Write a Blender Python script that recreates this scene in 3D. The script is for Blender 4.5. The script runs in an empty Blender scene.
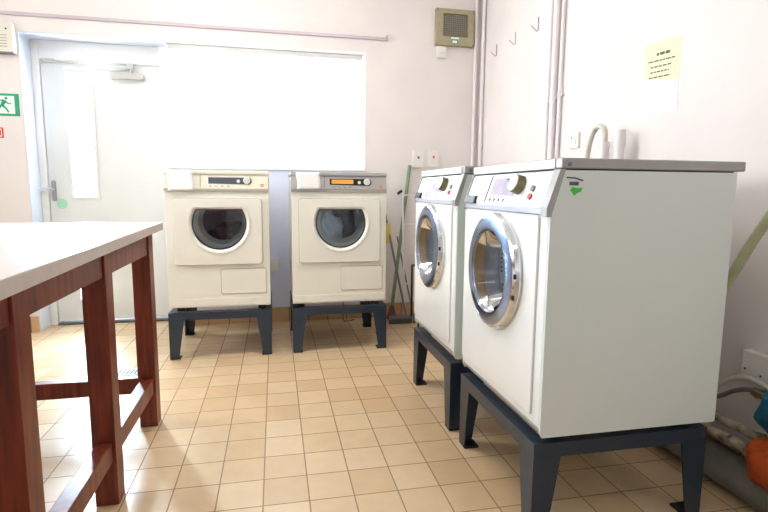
import bpy, bmesh, math, random
from mathutils import Vector, Matrix
random.seed(7)
PI = math.pi
scene = bpy.context.scene
COL = scene.collection

# ---------------------------------------------------------------- camera
def make_camera():
    f = 513.8
    yaw, pitch, roll = [math.radians(a) for a in (12.002, 7.2565, 0.448)]
    F = Vector((math.sin(yaw)*math.cos(pitch), math.cos(yaw)*math.cos(pitch), -math.sin(pitch)))
    R0 = Vector((math.cos(yaw), -math.sin(yaw), 0)); U0 = R0.cross(F)
    R = math.cos(roll)*R0 + math.sin(roll)*U0
    U = -math.sin(roll)*R0 + math.cos(roll)*U0
    cam = bpy.data.cameras.new('camera'); o = bpy.data.objects.new('camera', cam); COL.objects.link(o)
    m = Matrix.Identity(4)
    for i in range(3):
        m[i][0] = R[i]; m[i][1] = U[i]; m[i][2] = -F[i]
    m[0][3], m[1][3], m[2][3] = 0, 0, 1.02
    o.matrix_world = m
    cam.sensor_width = 36; cam.lens = f/768*36; cam.clip_start = 0.02
    scene.camera = o
make_camera()

# ---------------------------------------------------------------- world, exposure, daylight
w = bpy.data.worlds.new('sky'); scene.world = w; w.use_nodes = True
w.node_tree.nodes['Background'].inputs[0].default_value = (0.93, 0.96, 1.0, 1)
w.node_tree.nodes['Background'].inputs[1].default_value = 1.1
vs = scene.view_settings
vs.view_transform = 'Standard'; vs.look = 'None'; vs.gamma = 1.0; vs.use_curve_mapping = False
vs.exposure = 0.50

def area(name, loc, direction, sx, sy, power, color=(1, 1, 1), spread=180):
    l = bpy.data.lights.new(name, 'AREA'); l.shape = 'RECTANGLE'; l.size = sx; l.size_y = sy
    l.energy = power; l.color = color; l.spread = math.radians(spread)
    o = bpy.data.objects.new(name, l); COL.objects.link(o); o.location = loc
    o.rotation_euler = Vector(direction).to_track_quat('-Z', 'Y').to_euler()
    return o
area('daylight_window', (-0.02, 4.50, 1.68), (0, -1, -0.1), 1.5, 1.0, 85, (0.96, 0.98, 1.0))
area('daylight_door_upper', (-1.36, 4.27, 1.40), (0.25, -1, -0.25), 0.16, 0.9, 80, (0.68, 0.84, 1.0))
area('daylight_door_lower', (-1.36, 4.27, 0.46), (0.25, -1, -0.05), 0.16, 0.54, 36, (0.68, 0.84, 1.0))
area('added_left_daylight', (-2.78, 2.5, 1.75), (1, -0.15, -0.1), 1.15, 1.9, 105, (1.0, 0.98, 0.96))  # added fill at an unseen left window, whitens the washer fronts
area('added_rear_daylight', (0.0, -1.95, 1.7), (0, 1, -0.1), 2.0, 1.1, 1.5, (1.0, 0.98, 0.96))  # weak added fill from behind the camera

# ---------------------------------------------------------------- helpers
def rgb(r, g, b):
    f = lambda c: (c/255/12.92) if c/255 <= 0.04045 else ((c/255+0.055)/1.055)**2.4
    return (f(r), f(g), f(b), 1)

def mat(name, col, rough=0.5, metal=0.0, var=0.0, vscale=8.0, bump=0.0, bscale=80.0, coat=0.0, col2=None):
    m = bpy.data.materials.new(name); m.use_nodes = True
    nt = m.node_tree; N = nt.nodes; L = nt.links
    b = N['Principled BSDF']
    b.inputs['Base Color'].default_value = col
    b.inputs['Roughness'].default_value = rough
    b.inputs['Metallic'].default_value = metal
    b.inputs['Coat Weight'].default_value = coat
    tc = N.new('ShaderNodeTexCoord')
    if var > 0 or col2:
        n = N.new('ShaderNodeTexNoise'); n.inputs['Scale'].default_value = vscale; n.inputs['Detail'].default_value = 5
        L.new(tc.outputs['Object'], n.inputs['Vector'])
        mx = N.new('ShaderNodeMix'); mx.data_type = 'RGBA'
        mx.inputs[6].default_value = col
        mx.inputs[7].default_value = col2 if col2 else tuple(c*(1-var) for c in col[:3]) + (1,)
        cr = N.new('ShaderNodeMapRange'); cr.inputs[1].default_value = 0.38; cr.inputs[2].default_value = 0.66
        L.new(n.outputs['Fac'], cr.inputs[0]); L.new(cr.outputs[0], mx.inputs[0])
        L.new(mx.outputs[2], b.inputs['Base Color'])
    if bump > 0:
        n2 = N.new('ShaderNodeTexNoise'); n2.inputs['Scale'].default_value = bscale; n2.inputs['Detail'].default_value = 4
        L.new(tc.outputs['Object'], n2.inputs['Vector'])
        bp = N.new('ShaderNodeBump'); bp.inputs['Strength'].default_value = bump; bp.inputs['Distance'].default_value = 0.004
        L.new(n2.outputs['Fac'], bp.inputs['Height']); L.new(bp.outputs[0], b.inputs['Normal'])
    return m

def glass_mat(name, tint=(0.95, 0.98, 1, 1), refl=0.08):
    m = bpy.data.materials.new(name); m.use_nodes = True
    nt = m.node_tree; N = nt.nodes; L = nt.links; N.clear()
    o = N.new('ShaderNodeOutputMaterial'); t = N.new('ShaderNodeBsdfTransparent'); g = N.new('ShaderNodeBsdfGlossy')
    g.inputs['Roughness'].default_value = 0.03; t.inputs[0].default_value = tint
    fr = N.new('ShaderNodeFresnel'); fr.inputs[0].default_value = 1.5
    ad = N.new('ShaderNodeMath'); ad.operation = 'ADD'; ad.inputs[1].default_value = refl; ad.use_clamp = True
    mx = N.new('ShaderNodeMixShader')
    L.new(fr.outputs[0], ad.inputs[0]); L.new(ad.outputs[0], mx.inputs[0]); L.new(t.outputs[0], mx.inputs[1]); L.new(g.outputs[0], mx.inputs[2])
    L.new(mx.outputs[0], o.inputs[0])
    return m

def emit_mat(name, col, s):
    m = bpy.data.materials.new(name); m.use_nodes = True
    b = m.node_tree.nodes['Principled BSDF']
    b.inputs['Base Color'].default_value = col; b.inputs['Emission Color'].default_value = col
    b.inputs['Emission Strength'].default_value = s
    return m

M = {}
M['wall'] = mat('wall_paint', rgb(234, 226, 222), 0.65, var=0.05, vscale=3, bump=0.05, bscale=60)
M['ceiling'] = mat('ceiling_paint', rgb(240, 238, 235), 0.8, var=0.02)
M['soffit'] = mat('reveal_paint', rgb(240, 242, 248), 0.6, var=0.02)
M['upvc'] = mat('white_frame_plastic', rgb(243, 243, 240), 0.35, var=0.02)
M['doorwhite'] = mat('door_paint', rgb(230, 233, 230), 0.4, var=0.02)
M['enamel'] = mat('white_enamel', rgb(240, 242, 240), 0.22, var=0.02, coat=0.3)
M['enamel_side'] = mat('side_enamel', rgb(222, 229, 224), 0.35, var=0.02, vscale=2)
M['cream'] = mat('cream_enamel', rgb(238, 235, 222), 0.3, var=0.02, coat=0.2)
M['creampanel'] = mat('cream_plastic', rgb(236, 231, 212), 0.35, var=0.02)
M['silverpanel'] = mat('silver_plastic', rgb(182, 178, 176), 0.4, 0.35, var=0.05)
M['greylid'] = mat('grey_worktop_metal', rgb(168, 166, 163), 0.35, 0.25, var=0.05, vscale=20)
M['seam'] = mat('dark_seam', rgb(90, 92, 92), 0.6, var=0.1)
M['groove'] = mat('groove_shadow_gap', rgb(176, 172, 160), 0.6, var=0.05)
M['stand'] = mat('blue_grey_steel', rgb(34, 50, 68), 0.36, 0.05, var=0.15, vscale=12, coat=0.2)
M['rubber'] = mat('black_rubber', rgb(22, 22, 24), 0.6, var=0.1)
M['black'] = mat('black_plastic', rgb(18, 20, 24), 0.3, var=0.05)
M['screen'] = mat('grey_display', rgb(62, 66, 84), 0.15, var=0.05)
M['amber'] = emit_mat('amber_display', rgb(222, 150, 60), 0.12)
M['chrome'] = mat('chrome', rgb(225, 228, 232), 0.12, 1.0, var=0.02)
M['satin'] = mat('satin_steel_ring', rgb(150, 168, 204), 0.22, 1.0, var=0.03)
M['rim_reflection'] = mat('rim_gold_reflection', rgb(158, 132, 92), 0.4, 0.4, var=0.3, vscale=12)  # golden-brown reflection inside the porthole put into the rim colour
M['navy'] = mat('navy_plastic', rgb(40, 56, 92), 0.25, 0.3, var=0.1)
M['darkmetal'] = mat('dark_drum', rgb(104, 104, 112), 0.35, 0.5, var=0.3, vscale=20)
M['olive'] = mat('olive_knob_metal', rgb(116, 112, 84), 0.3, 0.7, var=0.1)
M['wood'] = None
M['tabletop'] = mat('pale_laminate', rgb(214, 203, 199), 0.32, var=0.02, vscale=4)
M['tableedge'] = mat('laminate_edge', rgb(204, 192, 184), 0.5, var=0.06, vscale=30)
M['pipe'] = mat('painted_pipe', rgb(238, 231, 231), 0.4, var=0.02)
M['paper'] = mat('white_paper', rgb(246, 246, 244), 0.7, var=0.02)
M['yellowpaper'] = mat('yellow_paper', rgb(240, 240, 196), 0.7, var=0.02)
M['ink'] = mat('grey_ink', rgb(105, 105, 92), 0.8)
M['signgreen'] = mat('sign_green', rgb(30, 160, 120), 0.4)
M['signwhite'] = mat('sign_white', rgb(232, 245, 232), 0.4)
M['red'] = mat('red_plastic', rgb(215, 70, 60), 0.4)
M['orangemark'] = mat('orange_print', rgb(228, 128, 78), 0.5)
M['fanbox'] = mat('olive_fan_casing', rgb(172, 162, 132), 0.45, 0.15, var=0.1, vscale=30)
M['skirt'] = None
M['switch'] = mat('socket_plastic', rgb(236, 232, 224), 0.35, var=0.02)
M['beige'] = mat('beige_plastic', rgb(226, 220, 206), 0.45, var=0.03)
M['hose'] = mat('cream_hose', rgb(212, 208, 192), 0.4, var=0.08, vscale=30)
M['greenhose'] = mat('pale_green_hose', rgb(196, 198, 158), 0.4, var=0.12, vscale=30)
M['greymetal'] = mat('grey_pole_metal', rgb(128, 126, 128), 0.35, 0.6, var=0.1)
M['greenpole'] = mat('green_handle', rgb(128, 150, 116), 0.45, var=0.15, vscale=20)
M['white_wire'] = mat('white_wire', rgb(232, 230, 232), 0.35, var=0.02)
M['yellow'] = mat('yellow_cloth', rgb(228, 208, 110), 0.8, var=0.1)
M['teal'] = mat('teal_cloth', rgb(12, 100, 128), 0.9, var=0.35, vscale=18, bump=0.6, bscale=50)
M['orangecloth'] = mat('orange_cloth', rgb(198, 84, 26), 0.9, var=0.3, vscale=18, bump=0.6, bscale=50)
M['duct'] = mat('grey_duct', rgb(128, 126, 116), 0.5, 0.1, var=0.25, vscale=8)
M['lagging'] = mat('worn_pipe_lagging', rgb(196, 180, 158), 0.85, col2=rgb(70, 56, 48), vscale=22, bump=0.8, bscale=40)
M['brass'] = mat('brass', rgb(176, 140, 60), 0.35, 0.9, var=0.1)
M['brownmop'] = mat('brown_mop', rgb(128, 96, 84), 0.9, var=0.3, vscale=40, bump=0.6)
M['laundryblue'] = mat('pale_blue_linen', rgb(206, 220, 232), 0.85, var=0.15, vscale=14, bump=0.4, bscale=30)
M['laundrydark'] = mat('dark_laundry', rgb(60, 56, 62), 0.85, var=0.5, vscale=20, bump=0.4, bscale=30)
M['laundrybrown'] = mat('brown_laundry', rgb(120, 106, 92), 0.85, var=0.4, vscale=14, bump=0.4, bscale=30)
M['greensticker'] = mat('green_sticker', rgb(70, 205, 80), 0.5)
M['greysticker'] = mat('grey_sticker', rgb(110, 112, 112), 0.5, var=0.5, vscale=200)
M['mint'] = mat('mint_sticker', rgb(178, 232, 200), 0.5, var=0.02)
M['glass'] = glass_mat('window_glass')
M['doorglass'] = glass_mat('appliance_glass', (0.93, 0.96, 1.0, 1), 0.0)

def tile_mat(name, base, alt, grout, w, h, ox, oy, mortar, rough, ax=('X', 'Y'), bump=0.35):
    m = bpy.data.materials.new(name); m.use_nodes = True
    nt = m.node_tree; N = nt.nodes; L = nt.links; b = N['Principled BSDF']
    g = N.new('ShaderNodeNewGeometry'); s = N.new('ShaderNodeSeparateXYZ'); c = N.new('ShaderNodeCombineXYZ')
    L.new(g.outputs['Position'], s.inputs[0]); L.new(s.outputs[ax[0]], c.inputs[0]); L.new(s.outputs[ax[1]], c.inputs[1])
    mp = N.new('ShaderNodeVectorMath'); mp.operation = 'ADD'; mp.inputs[1].default_value = (ox, oy, 0); L.new(c.outputs[0], mp.inputs[0])
    br = N.new('ShaderNodeTexBrick'); br.offset = 0; br.squash = 1
    br.inputs['Color1'].default_value = base; br.inputs['Color2'].default_value = alt; br.inputs['Mortar'].default_value = grout
    br.inputs['Scale'].default_value = 1; br.inputs['Mortar Size'].default_value = mortar; br.inputs['Mortar Smooth'].default_value = 0.15
    br.inputs['Brick Width'].default_value = w; br.inputs['Row Height'].default_value = h; br.inputs['Bias'].default_value = 0
    L.new(mp.outputs[0], br.inputs['Vector'])
    n = N.new('ShaderNodeTexNoise'); n.inputs['Scale'].default_value = 14; n.inputs['Detail'].default_value = 8
    L.new(g.outputs['Position'], n.inputs['Vector'])
    mr = N.new('ShaderNodeMapRange'); mr.inputs[3].default_value = 0.88; mr.inputs[4].default_value = 1.08; L.new(n.outputs['Fac'], mr.inputs[0])
    mx = N.new('ShaderNodeVectorMath'); mx.operation = 'SCALE'; L.new(br.outputs['Color'], mx.inputs[0]); L.new(mr.outputs[0], mx.inputs['Scale'])
    L.new(mx.outputs[0], b.inputs['Base Color'])
    rr = N.new('ShaderNodeMapRange'); rr.inputs[3].default_value = rough; rr.inputs[4].default_value = 0.8
    L.new(br.outputs['Fac'], rr.inputs[0]); L.new(rr.outputs[0], b.inputs['Roughness'])
    inv = N.new('ShaderNodeMath'); inv.operation = 'SUBTRACT'; inv.inputs[0].default_value = 1; L.new(br.outputs['Fac'], inv.inputs[1])
    bp = N.new('ShaderNodeBump'); bp.inputs['Strength'].default_value = bump; bp.inputs['Distance'].default_value = 0.002
    L.new(inv.outputs[0], bp.inputs['Height']); L.new(bp.outputs[0], b.inputs['Normal'])
    return m
M['floor'] = tile_mat('tan_floor_tiles', rgb(222, 196, 158), rgb(206, 174, 132), rgb(150, 122, 94), 0.15, 0.157, 0.055+1.5, 0.127, 0.0024, 0.28)
M['skirt'] = tile_mat('tan_skirting_tiles', rgb(206, 172, 130), rgb(190, 152, 110), rgb(120, 95, 70), 0.15, 0.30, 1.555, 0.15, 0.003, 0.35, ('X', 'Z'))
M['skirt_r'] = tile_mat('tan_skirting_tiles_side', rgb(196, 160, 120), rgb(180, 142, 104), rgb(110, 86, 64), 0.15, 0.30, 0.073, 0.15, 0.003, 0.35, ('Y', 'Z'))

def wood_mat():
    m = bpy.data.materials.new('mahogany_stained_wood'); m.use_nodes = True
    nt = m.node_tree; N = nt.nodes; L = nt.links; b = N['Principled BSDF']
    tc = N.new('ShaderNodeTexCoord'); mp = N.new('ShaderNodeMapping'); mp.inputs['Scale'].default_value = (30, 30, 3)
    L.new(tc.outputs['Object'], mp.inputs[0])
    n = N.new('ShaderNodeTexNoise'); n.inputs['Scale'].default_value = 1.6; n.inputs['Detail'].default_value = 6; L.new(mp.outputs[0], n.inputs['Vector'])
    cr = N.new('ShaderNodeValToRGB'); cr.color_ramp.elements[0].position = 0.3; cr.color_ramp.elements[1].position = 0.72
    cr.color_ramp.elements[0].color = rgb(86, 28, 16); cr.color_ramp.elements[1].color = rgb(140, 60, 38)
    L.new(n.outputs['Fac'], cr.inputs[0]); L.new(cr.outputs[0], b.inputs['Base Color'])
    b.inputs['Roughness'].default_value = 0.38
    return m
M['wood'] = wood_mat()

def blind_mat():
    m = bpy.data.materials.new('white_blind_fabric'); m.use_nodes = True
    nt = m.node_tree; N = nt.nodes; L = nt.links; N.clear()
    o = N.new('ShaderNodeOutputMaterial'); d = N.new('ShaderNodeBsdfDiffuse'); t = N.new('ShaderNodeBsdfTranslucent')
    d.inputs[0].default_value = (0.9, 0.9, 0.9, 1); t.inputs[0].default_value = (0.92, 0.93, 0.95, 1)
    mx = N.new('ShaderNodeMixShader'); mx.inputs[0].default_value = 0.6
    L.new(d.outputs[0], mx.inputs[1]); L.new(t.outputs[0], mx.inputs[2]); L.new(mx.outputs[0], o.inputs[0])
    return m
M['blind'] = blind_mat()

# --- shapes added to a bmesh
def box(bm, x0, x1, y0, y1, z0, z1):
    v = [bm.verts.new((x, y, z)) for x in (x0, x1) for y in (y0, y1) for z in (z0, z1)]
    for f in ((0, 1, 3, 2), (4, 6, 7, 5), (0, 4, 5, 1), (2, 3, 7, 6), (0, 2, 6, 4), (1, 5, 7, 3)):
        bm.faces.new([v[i] for i in f])
    return bm

def prism(bm, pts, fn, a, b):
    """pts: 2-D outline, fn(u,v,t)->xyz, extruded from t=a to t=b"""
    A = [bm.verts.new(fn(u, v, a)) for u, v in pts]; B = [bm.verts.new(fn(u, v, b)) for u, v in pts]
    bm.faces.new(A); bm.faces.new(B[::-1]); n = len(pts)
    for i in range(n):
        j = (i+1) % n
        bm.faces.new((A[i], B[i], B[j], A[j]))
    return bm
XZ = lambda u, v, t: (u, t, v)
YZ = lambda u, v, t: (t, u, v)
XY = lambda u, v, t: (u, v, t)

def frame_from(d):
    d = Vector(d).normalized(); up = Vector((0, 0, 1)) if abs(d.z) < 0.9 else Vector((1, 0, 0))
    a = d.cross(up).normalized(); return a, a.cross(d).normalized()

def cyl(bm, p0, p1, r0, r1=None, seg=20):
    r1 = r0 if r1 is None else r1
    p0, p1 = Vector(p0), Vector(p1); a, b = frame_from(p1-p0)
    A = [bm.verts.new(p0+r0*(math.cos(t)*a+math.sin(t)*b)) for t in [2*PI*i/seg for i in range(seg)]]
    B = [bm.verts.new(p1+r1*(math.cos(t)*a+math.sin(t)*b)) for t in [2*PI*i/seg for i in range(seg)]]
    bm.faces.new(A); bm.faces.new(B[::-1])
    for i in range(seg):
        j = (i+1) % seg; bm.faces.new((A[i], B[i], B[j], A[j]))
    return bm

def smooth_path(pts, sub=6):
    pts = [Vector(p) for p in pts]; out = []
    for i in range(len(pts)-1):
        p0 = pts[max(i-1, 0)]; p1 = pts[i]; p2 = pts[i+1]; p3 = pts[min(i+2, len(pts)-1)]
        for k in range(sub):
            t = k/sub
            out.append(0.5*((2*p1)+(-p0+p2)*t+(2*p0-5*p1+4*p2-p3)*t*t+(-p0+3*p1-3*p2+p3)*t**3))
    out.append(pts[-1]); return out

def tube(bm, pts, r, seg=12, sub=6, ripple=0.0, rfn=None):
    P = smooth_path(pts, sub) if sub > 1 else [Vector(p) for p in pts]
    rings = []; a = None
    for i, p in enumerate(P):
        d = (P[min(i+1, len(P)-1)]-P[max(i-1, 0)]).normalized()
        if a is None: a, b = frame_from(d)
        else:
            a = (a - d*a.dot(d)).normalized(); b = d.cross(a)
        rr = (rfn(i) if rfn else r)*(1+ripple*(1 if i % 2 else -1))
        rings.append([bm.verts.new(p+rr*(math.cos(t)*a+math.sin(t)*b)) for t in [2*PI*k/seg for k in range(seg)]])
    for A, B in zip(rings, rings[1:]):
        for k in range(seg):
            j = (k+1) % seg; bm.faces.new((A[k], A[j], B[j], B[k]))
    bm.faces.new(rings[0][::-1]); bm.faces.new(rings[-1])
    return bm

def lathe(bm, prof, cx, cz, seg=64, close=False):
    """profile of (radius, y), revolved about the local y axis through (cx, cz)"""
    rings = [[bm.verts.new((cx+r*math.cos(2*PI*k/seg), y, cz+r*math.sin(2*PI*k/seg))) for k in range(seg)] for r, y in prof]
    pairs = list(zip(rings, rings[1:]))
    if close: pairs.append((rings[-1], rings[0]))
    for A, B in pairs:
        for k in range(seg):
            j = (k+1) % seg; bm.faces.new((A[k], A[j], B[j], B[k]))
    return rings

def rrect(x0, x1, z0, z1, r, n=6):
    out = []
    for cx, cz, a0 in ((x1-r, z1-r, 0), (x0+r, z1-r, PI/2), (x0+r, z0+r, PI), (x1-r, z0+r, 1.5*PI)):
        for k in range(n+1):
            a = a0+PI/2*k/n; out.append((cx+r*math.cos(a), cz+r*math.sin(a)))
    return out

def plate_hole(bm, outer, inner, y0, y1):
    """plate in the xz plane with a hole; the two outlines are resampled by angle about the hole's centre"""
    cx = sum(p[0] for p in inner)/len(inner); cz = sum(p[1] for p in inner)/len(inner)
    def hit(poly, a):
        dx, dz = math.cos(a), math.sin(a); best = None
        for (x1, z1), (x2, z2) in zip(poly, poly[1:]+poly[:1]):
            ex, ez = x2-x1, z2-z1; den = dx*ez-dz*ex
            if abs(den) < 1e-12: continue
            t = ((x1-cx)*ez-(z1-cz)*ex)/den; s = ((x1-cx)*dz-(z1-cz)*dx)/den
            if t > 0 and -1e-6 <= s <= 1+1e-6: best = t if best is None else max(best, t)
        return cx+dx*best, cz+dz*best
    angs = sorted(set([round(2*PI*k/72, 5) for k in range(72)] + [round(math.atan2(z-cz, x-cx) % (2*PI), 5) for x, z in outer]))
    O = [hit(outer, a) for a in angs]; I = [hit(inner, a) for a in angs]; n = len(angs)
    o0 = [bm.verts.new((x, y0, z)) for x, z in O]; i0 = [bm.verts.new((x, y0, z)) for x, z in I]
    o1 = [bm.verts.new((x, y1, z)) for x, z in O]; i1 = [bm.verts.new((x, y1, z)) for x, z in I]
    for k in range(n):
        j = (k+1) % n
        for q in ((o0[k], o0[j], i0[j], i0[k]), (o1[k], i1[k], i1[j], o1[j]), (o0[k], o1[k], o1[j], o0[j]), (i0[k], i0[j], i1[j], i1[k])):
            bm.faces.new(q)
    return bm

def B(): return bmesh.new()

def obj(name, bm, m, parent=None, bevel=0.0, smooth=False, bseg=2):
    bmesh.ops.recalc_face_normals(bm, faces=bm.faces)
    me = bpy.data.meshes.new(name); bm.to_mesh(me); bm.free()
    ms = m if isinstance(m, (list, tuple)) else [m]
    for x in ms: me.materials.append(M[x] if isinstance(x, str) else x)
    o = bpy.data.objects.new(name, me); COL.objects.link(o)
    if smooth:
        for p in me.polygons: p.use_smooth = True
        if smooth == 'auto':
            try: me.set_sharp_from_angle(angle=math.radians(35))
            except Exception: pass
    if bevel:
        md = o.modifiers.new('bevel', 'BEVEL'); md.width = bevel; md.segments = bseg; md.limit_method = 'ANGLE'; md.angle_limit = math.radians(40)
    if parent: o.parent = parent
    return o

def thing(name, label, cat, loc=(0, 0, 0), rotz=0, group=None):
    o = bpy.data.objects.new(name, None); COL.objects.link(o); o.empty_display_size = 0.1
    o.location = loc; o.rotation_euler = (0, 0, rotz)
    tag(o, label, cat, group); return o
def tag(o, label, cat, group=None):
    o['label'] = label; o['category'] = cat
    if group: o['group'] = group
    return o
def struct(name, bm, m, parent=None, **k):
    o = obj(name, bm, m, parent, **k)
    if parent is None: o['kind'] = 'structure'
    return o
def dup(root, loc, rotz, label):
    r = root.copy(); COL.objects.link(r); r.location = loc; r.rotation_euler = (0, 0, rotz); r['label'] = label
    def kids(a, b):
        for ch in list(a.children):
            if ch == b: continue
            c = ch.copy(); COL.objects.link(c); c.parent = b; kids(ch, c)
    kids(root, r); return r

# ================================================================ STRUCTURE
XL, XR, YB, YF, ZC = -2.6, 1.62, 4.0, -1.7, 2.8
struct('floor', box(B(), XL-0.2, XR+0.2, YF-0.2, 4.32, -0.1, 0), 'floor')
struct('ceiling', box(B(), XL-0.2, XR+0.2, YF-0.2, 4.3, ZC, ZC+0.1), 'ceiling')
b = B()   # back wall with a stepped opening: door full height, window above a sill
box(b, XL-0.2, -1.655, YB, 4.3, 0, ZC); box(b, 0.692, XR+0.2, YB, 4.3, 0, ZC)
box(b, -1.655, 0.692, YB, 4.3, 2.055, ZC); box(b, -0.75, 0.692, YB, 4.3, 0, 1.165)
struct('wall_back', b, 'wall')
struct('wall_right', box(B(), XR, XR+0.2, YF-0.2, YB, 0, ZC), 'wall')
b = B()
box(b, XL-0.2, XL, YF-0.2, 1.55, 0, ZC); box(b, XL-0.2, XL, 3.45, YB, 0, ZC)
box(b, XL-0.2, XL, 1.55, 3.45, 0, 1.15); box(b, XL-0.2, XL, 1.55, 3.45, 2.35, ZC)
struct('wall_left', b, 'wall')
b = B()
box(b, XL, -1.0, YF-0.2, YF, 0, ZC); box(b, 1.0, XR, YF-0.2, YF, 0, ZC)
box(b, -1.0, 1.0, YF-0.2, YF, 0, 1.15); box(b, -1.0, 1.0, YF-0.2, YF, 2.25, ZC)
struct('wall_front', b, 'wall')
struct('trim_sill', box(B(), -0.745, 0.688, 3.975, 4.21, 1.165, 1.185), 'upvc', bevel=0.004)
struct('ground', box(B(), -12, 12, 4.33, 25, -0.12, -0.02), mat('pale_paving', rgb(190, 188, 182), 0.8, var=0.1))

M['under_sill_panel'] = mat('pale_blue_white_panel', rgb(224, 228, 246), 0.45, var=0.02)
struct('trim_4', box(B(), -0.752, 0.69, 3.988, 4.0, 0.116, 1.164), 'under_sill_panel')  # pale blue-white sheet over the wall below the sill
M['lining'] = mat('pale_blue_lining', rgb(214, 219, 232), 0.45, var=0.02)
b = B(); box(b, -1.654, -0.752, 4.002, 4.168, 2.046, 2.0545); box(b, -1.6545, -1.648, 4.002, 4.168, 0.0, 2.046)
struct('trim_5', b, 'lining')
# skirting tiles
struct('baseboard_back', box(B(), -0.75, XR, YB-0.012, YB, 0, 0.115), 'skirt', bevel=0.003)
struct('baseboard_left', box(B(), XL, -1.655, YB-0.012, YB, 0, 0.115), 'skirt', bevel=0.003)
struct('baseboard_right', box(B(), XR-0.012, XR, YF, YB-0.012, 0, 0.115), 'skirt_r', bevel=0.003)

# door
def window_unit(name, x0, x1, z0, z1, y, mull, axis='x', fx=None):
    b = B(); t = 0.05
    bx = (lambda u0, u1, w0, w1: box(b, u0, u1, y, y+0.06, w0, w1)) if axis == 'x' else (lambda u0, u1, w0, w1: box(b, fx, fx+0.06, u0, u1, w0, w1))
    bx(x0, x1, z0, z0+t); bx(x0, x1, z1-t, z1); bx(x0, x0+t, z0+t, z1-t); bx(x1-t, x1, z0+t, z1-t)
    for mx in mull: bx(mx-0.02, mx+0.02, z0+t, z1-t)
    o = struct(name, b, 'upvc', bevel=0.004)
    b = B()
    if axis == 'x': box(b, x0+t, x1-t, y+0.027, y+0.033, z0+t, z1-t)
    else: box(b, fx+0.027, fx+0.033, x0+t, x1-t, z0+t, z1-t)
    obj('pane', b, 'glass', o)
    return o
window_unit('window_1', -0.745, 0.688, 1.185, 2.05, 4.21, (0.22,))
window_unit('added_window_left', 1.555, 3.445, 1.155, 2.345, 0, (2.5,), 'y', XL-0.14)  # unseen window, added so light from the left reaches the washer fronts
window_unit('added_window_rear', -0.995, 0.995, 1.155, 2.245, YF-0.14, (0,))  # unseen window added behind the camera to let daylight in

b = B()  # door frame: jambs, head, threshold
box(b, -1.652, -1.602, 4.17, 4.26, 0, 2.05); box(b, -0.80, -0.752, 4.12, 4.26, 0, 2.05)
box(b, -1.602, -0.80, 4.17, 4.26, 1.915, 2.05)
box(b, -1.602, -1.585, 4.235, 4.26, 0.02, 1.915); box(b, -0.815, -0.80, 4.235, 4.26, 0.02, 1.915)
struct('trim_1', b, 'upvc', bevel=0.005)
struct('trim_2', box(B(), -1.602, -0.80, 4.17, 4.27, 0, 0.012), 'seam')
# door leaf with two slim vision panels
gx0, gx1 = -1.44, -1.28
b = B()
box(b, -1.597, gx0, 4.185, 4.23, 0.03, 1.908); box(b, gx1, -0.805, 4.185, 4.23, 0.03, 1.908)
box(b, gx0, gx1, 4.185, 4.23, 0.03, 0.19); box(b, gx0, gx1, 4.185, 4.23, 0.74, 0.955); box(b, gx0, gx1, 4.185, 4.23, 1.855, 1.908)
door = struct('door_1', b, 'doorwhite')
for z0, z1 in ((0.955, 1.855), (0.19, 0.74)):
    b = B(); t = 0.018
    box(b, gx0-t, gx0+0.004, 4.176, 4.19, z0-t, z1+t); box(b, gx1-0.004, gx1+t, 4.176, 4.19, z0-t, z1+t)
    box(b, gx0, gx1, 4.176, 4.19, z0-t, z0+0.004); box(b, gx0, gx1, 4.176, 4.19, z1-0.004, z1+t)
    fr = obj('glazing_bead', b, 'doorwhite', door, bevel=0.003)
    obj('pane', box(B(), gx0, gx1, 4.205, 4.211, z0, z1), 'glass', door)
M['closer_silver_dark'] = mat('dull_silver', rgb(170, 164, 164), 0.4, 0.3, var=0.05)
M['closer_silver'] = mat('pale_silver', rgb(206, 204, 198), 0.4, 0.2, var=0.05)
# door furniture
b = B(); prism(b, rrect(-1.582, -1.552, 0.925, 1.075, 0.014), XZ, 4.176, 4.186)
h = obj('handle_plate', b, 'closer_silver_dark', door, bevel=0.002)
b = B(); cyl(b, (-1.567, 4.18, 1.01), (-1.567, 4.135, 1.01), 0.011); tube(b, [(-1.567, 4.135, 1.01), (-1.60, 4.13, 1.01), (-1.655, 4.132, 1.007)], 0.0095, sub=3)
obj('door_handle', b, 'chrome', h, smooth='auto')
b = B(); cyl(b, (-1.520, 4.186, 0.905), (-1.520, 4.179, 0.905), 0.036, seg=32)
tag(obj('round_sticker', b, 'mint'), 'round mint green sticker on the white door below the handle', 'sticker')

cl = thing('door_closer', 'silver overhead closer with folding arm at the top of the white door', 'door closer', (-1.03, 4.18, 1.825))
b = B(); prism(b, rrect(-0.115, 0.115, -0.020, 0.020, 0.012), XZ, -0.045, 0.004)
obj('closer_body', b, 'closer_silver', cl, bevel=0.004)
b = B(); cyl(b, (0.03, -0.022, 0.02), (0.03, -0.022, 0.055), 0.012); obj('spindle', b, 'closer_silver', cl)
b = B(); tube(b, [(0.03, -0.025, 0.052), (-0.06, -0.03, 0.03), (-0.20, -0.045, 0.030)], 0.007, sub=3); box(b, 0.0, 0.05, -0.04, -0.012, 0.05, 0.09)
obj('closer_arm', b, 'closer_silver', cl)
b = B(); tube(b, [(0.045, -0.02, 0.072), (-0.12, -0.04, 0.075), (-0.36, -0.012, 0.082), (-0.50, -0.010, 0.088)], 0.005, sub=3); box(b, -0.55, -0.47, -0.018, -0.011, 0.078, 0.098)
obj('link_arm', b, 'closer_silver', cl)

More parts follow.
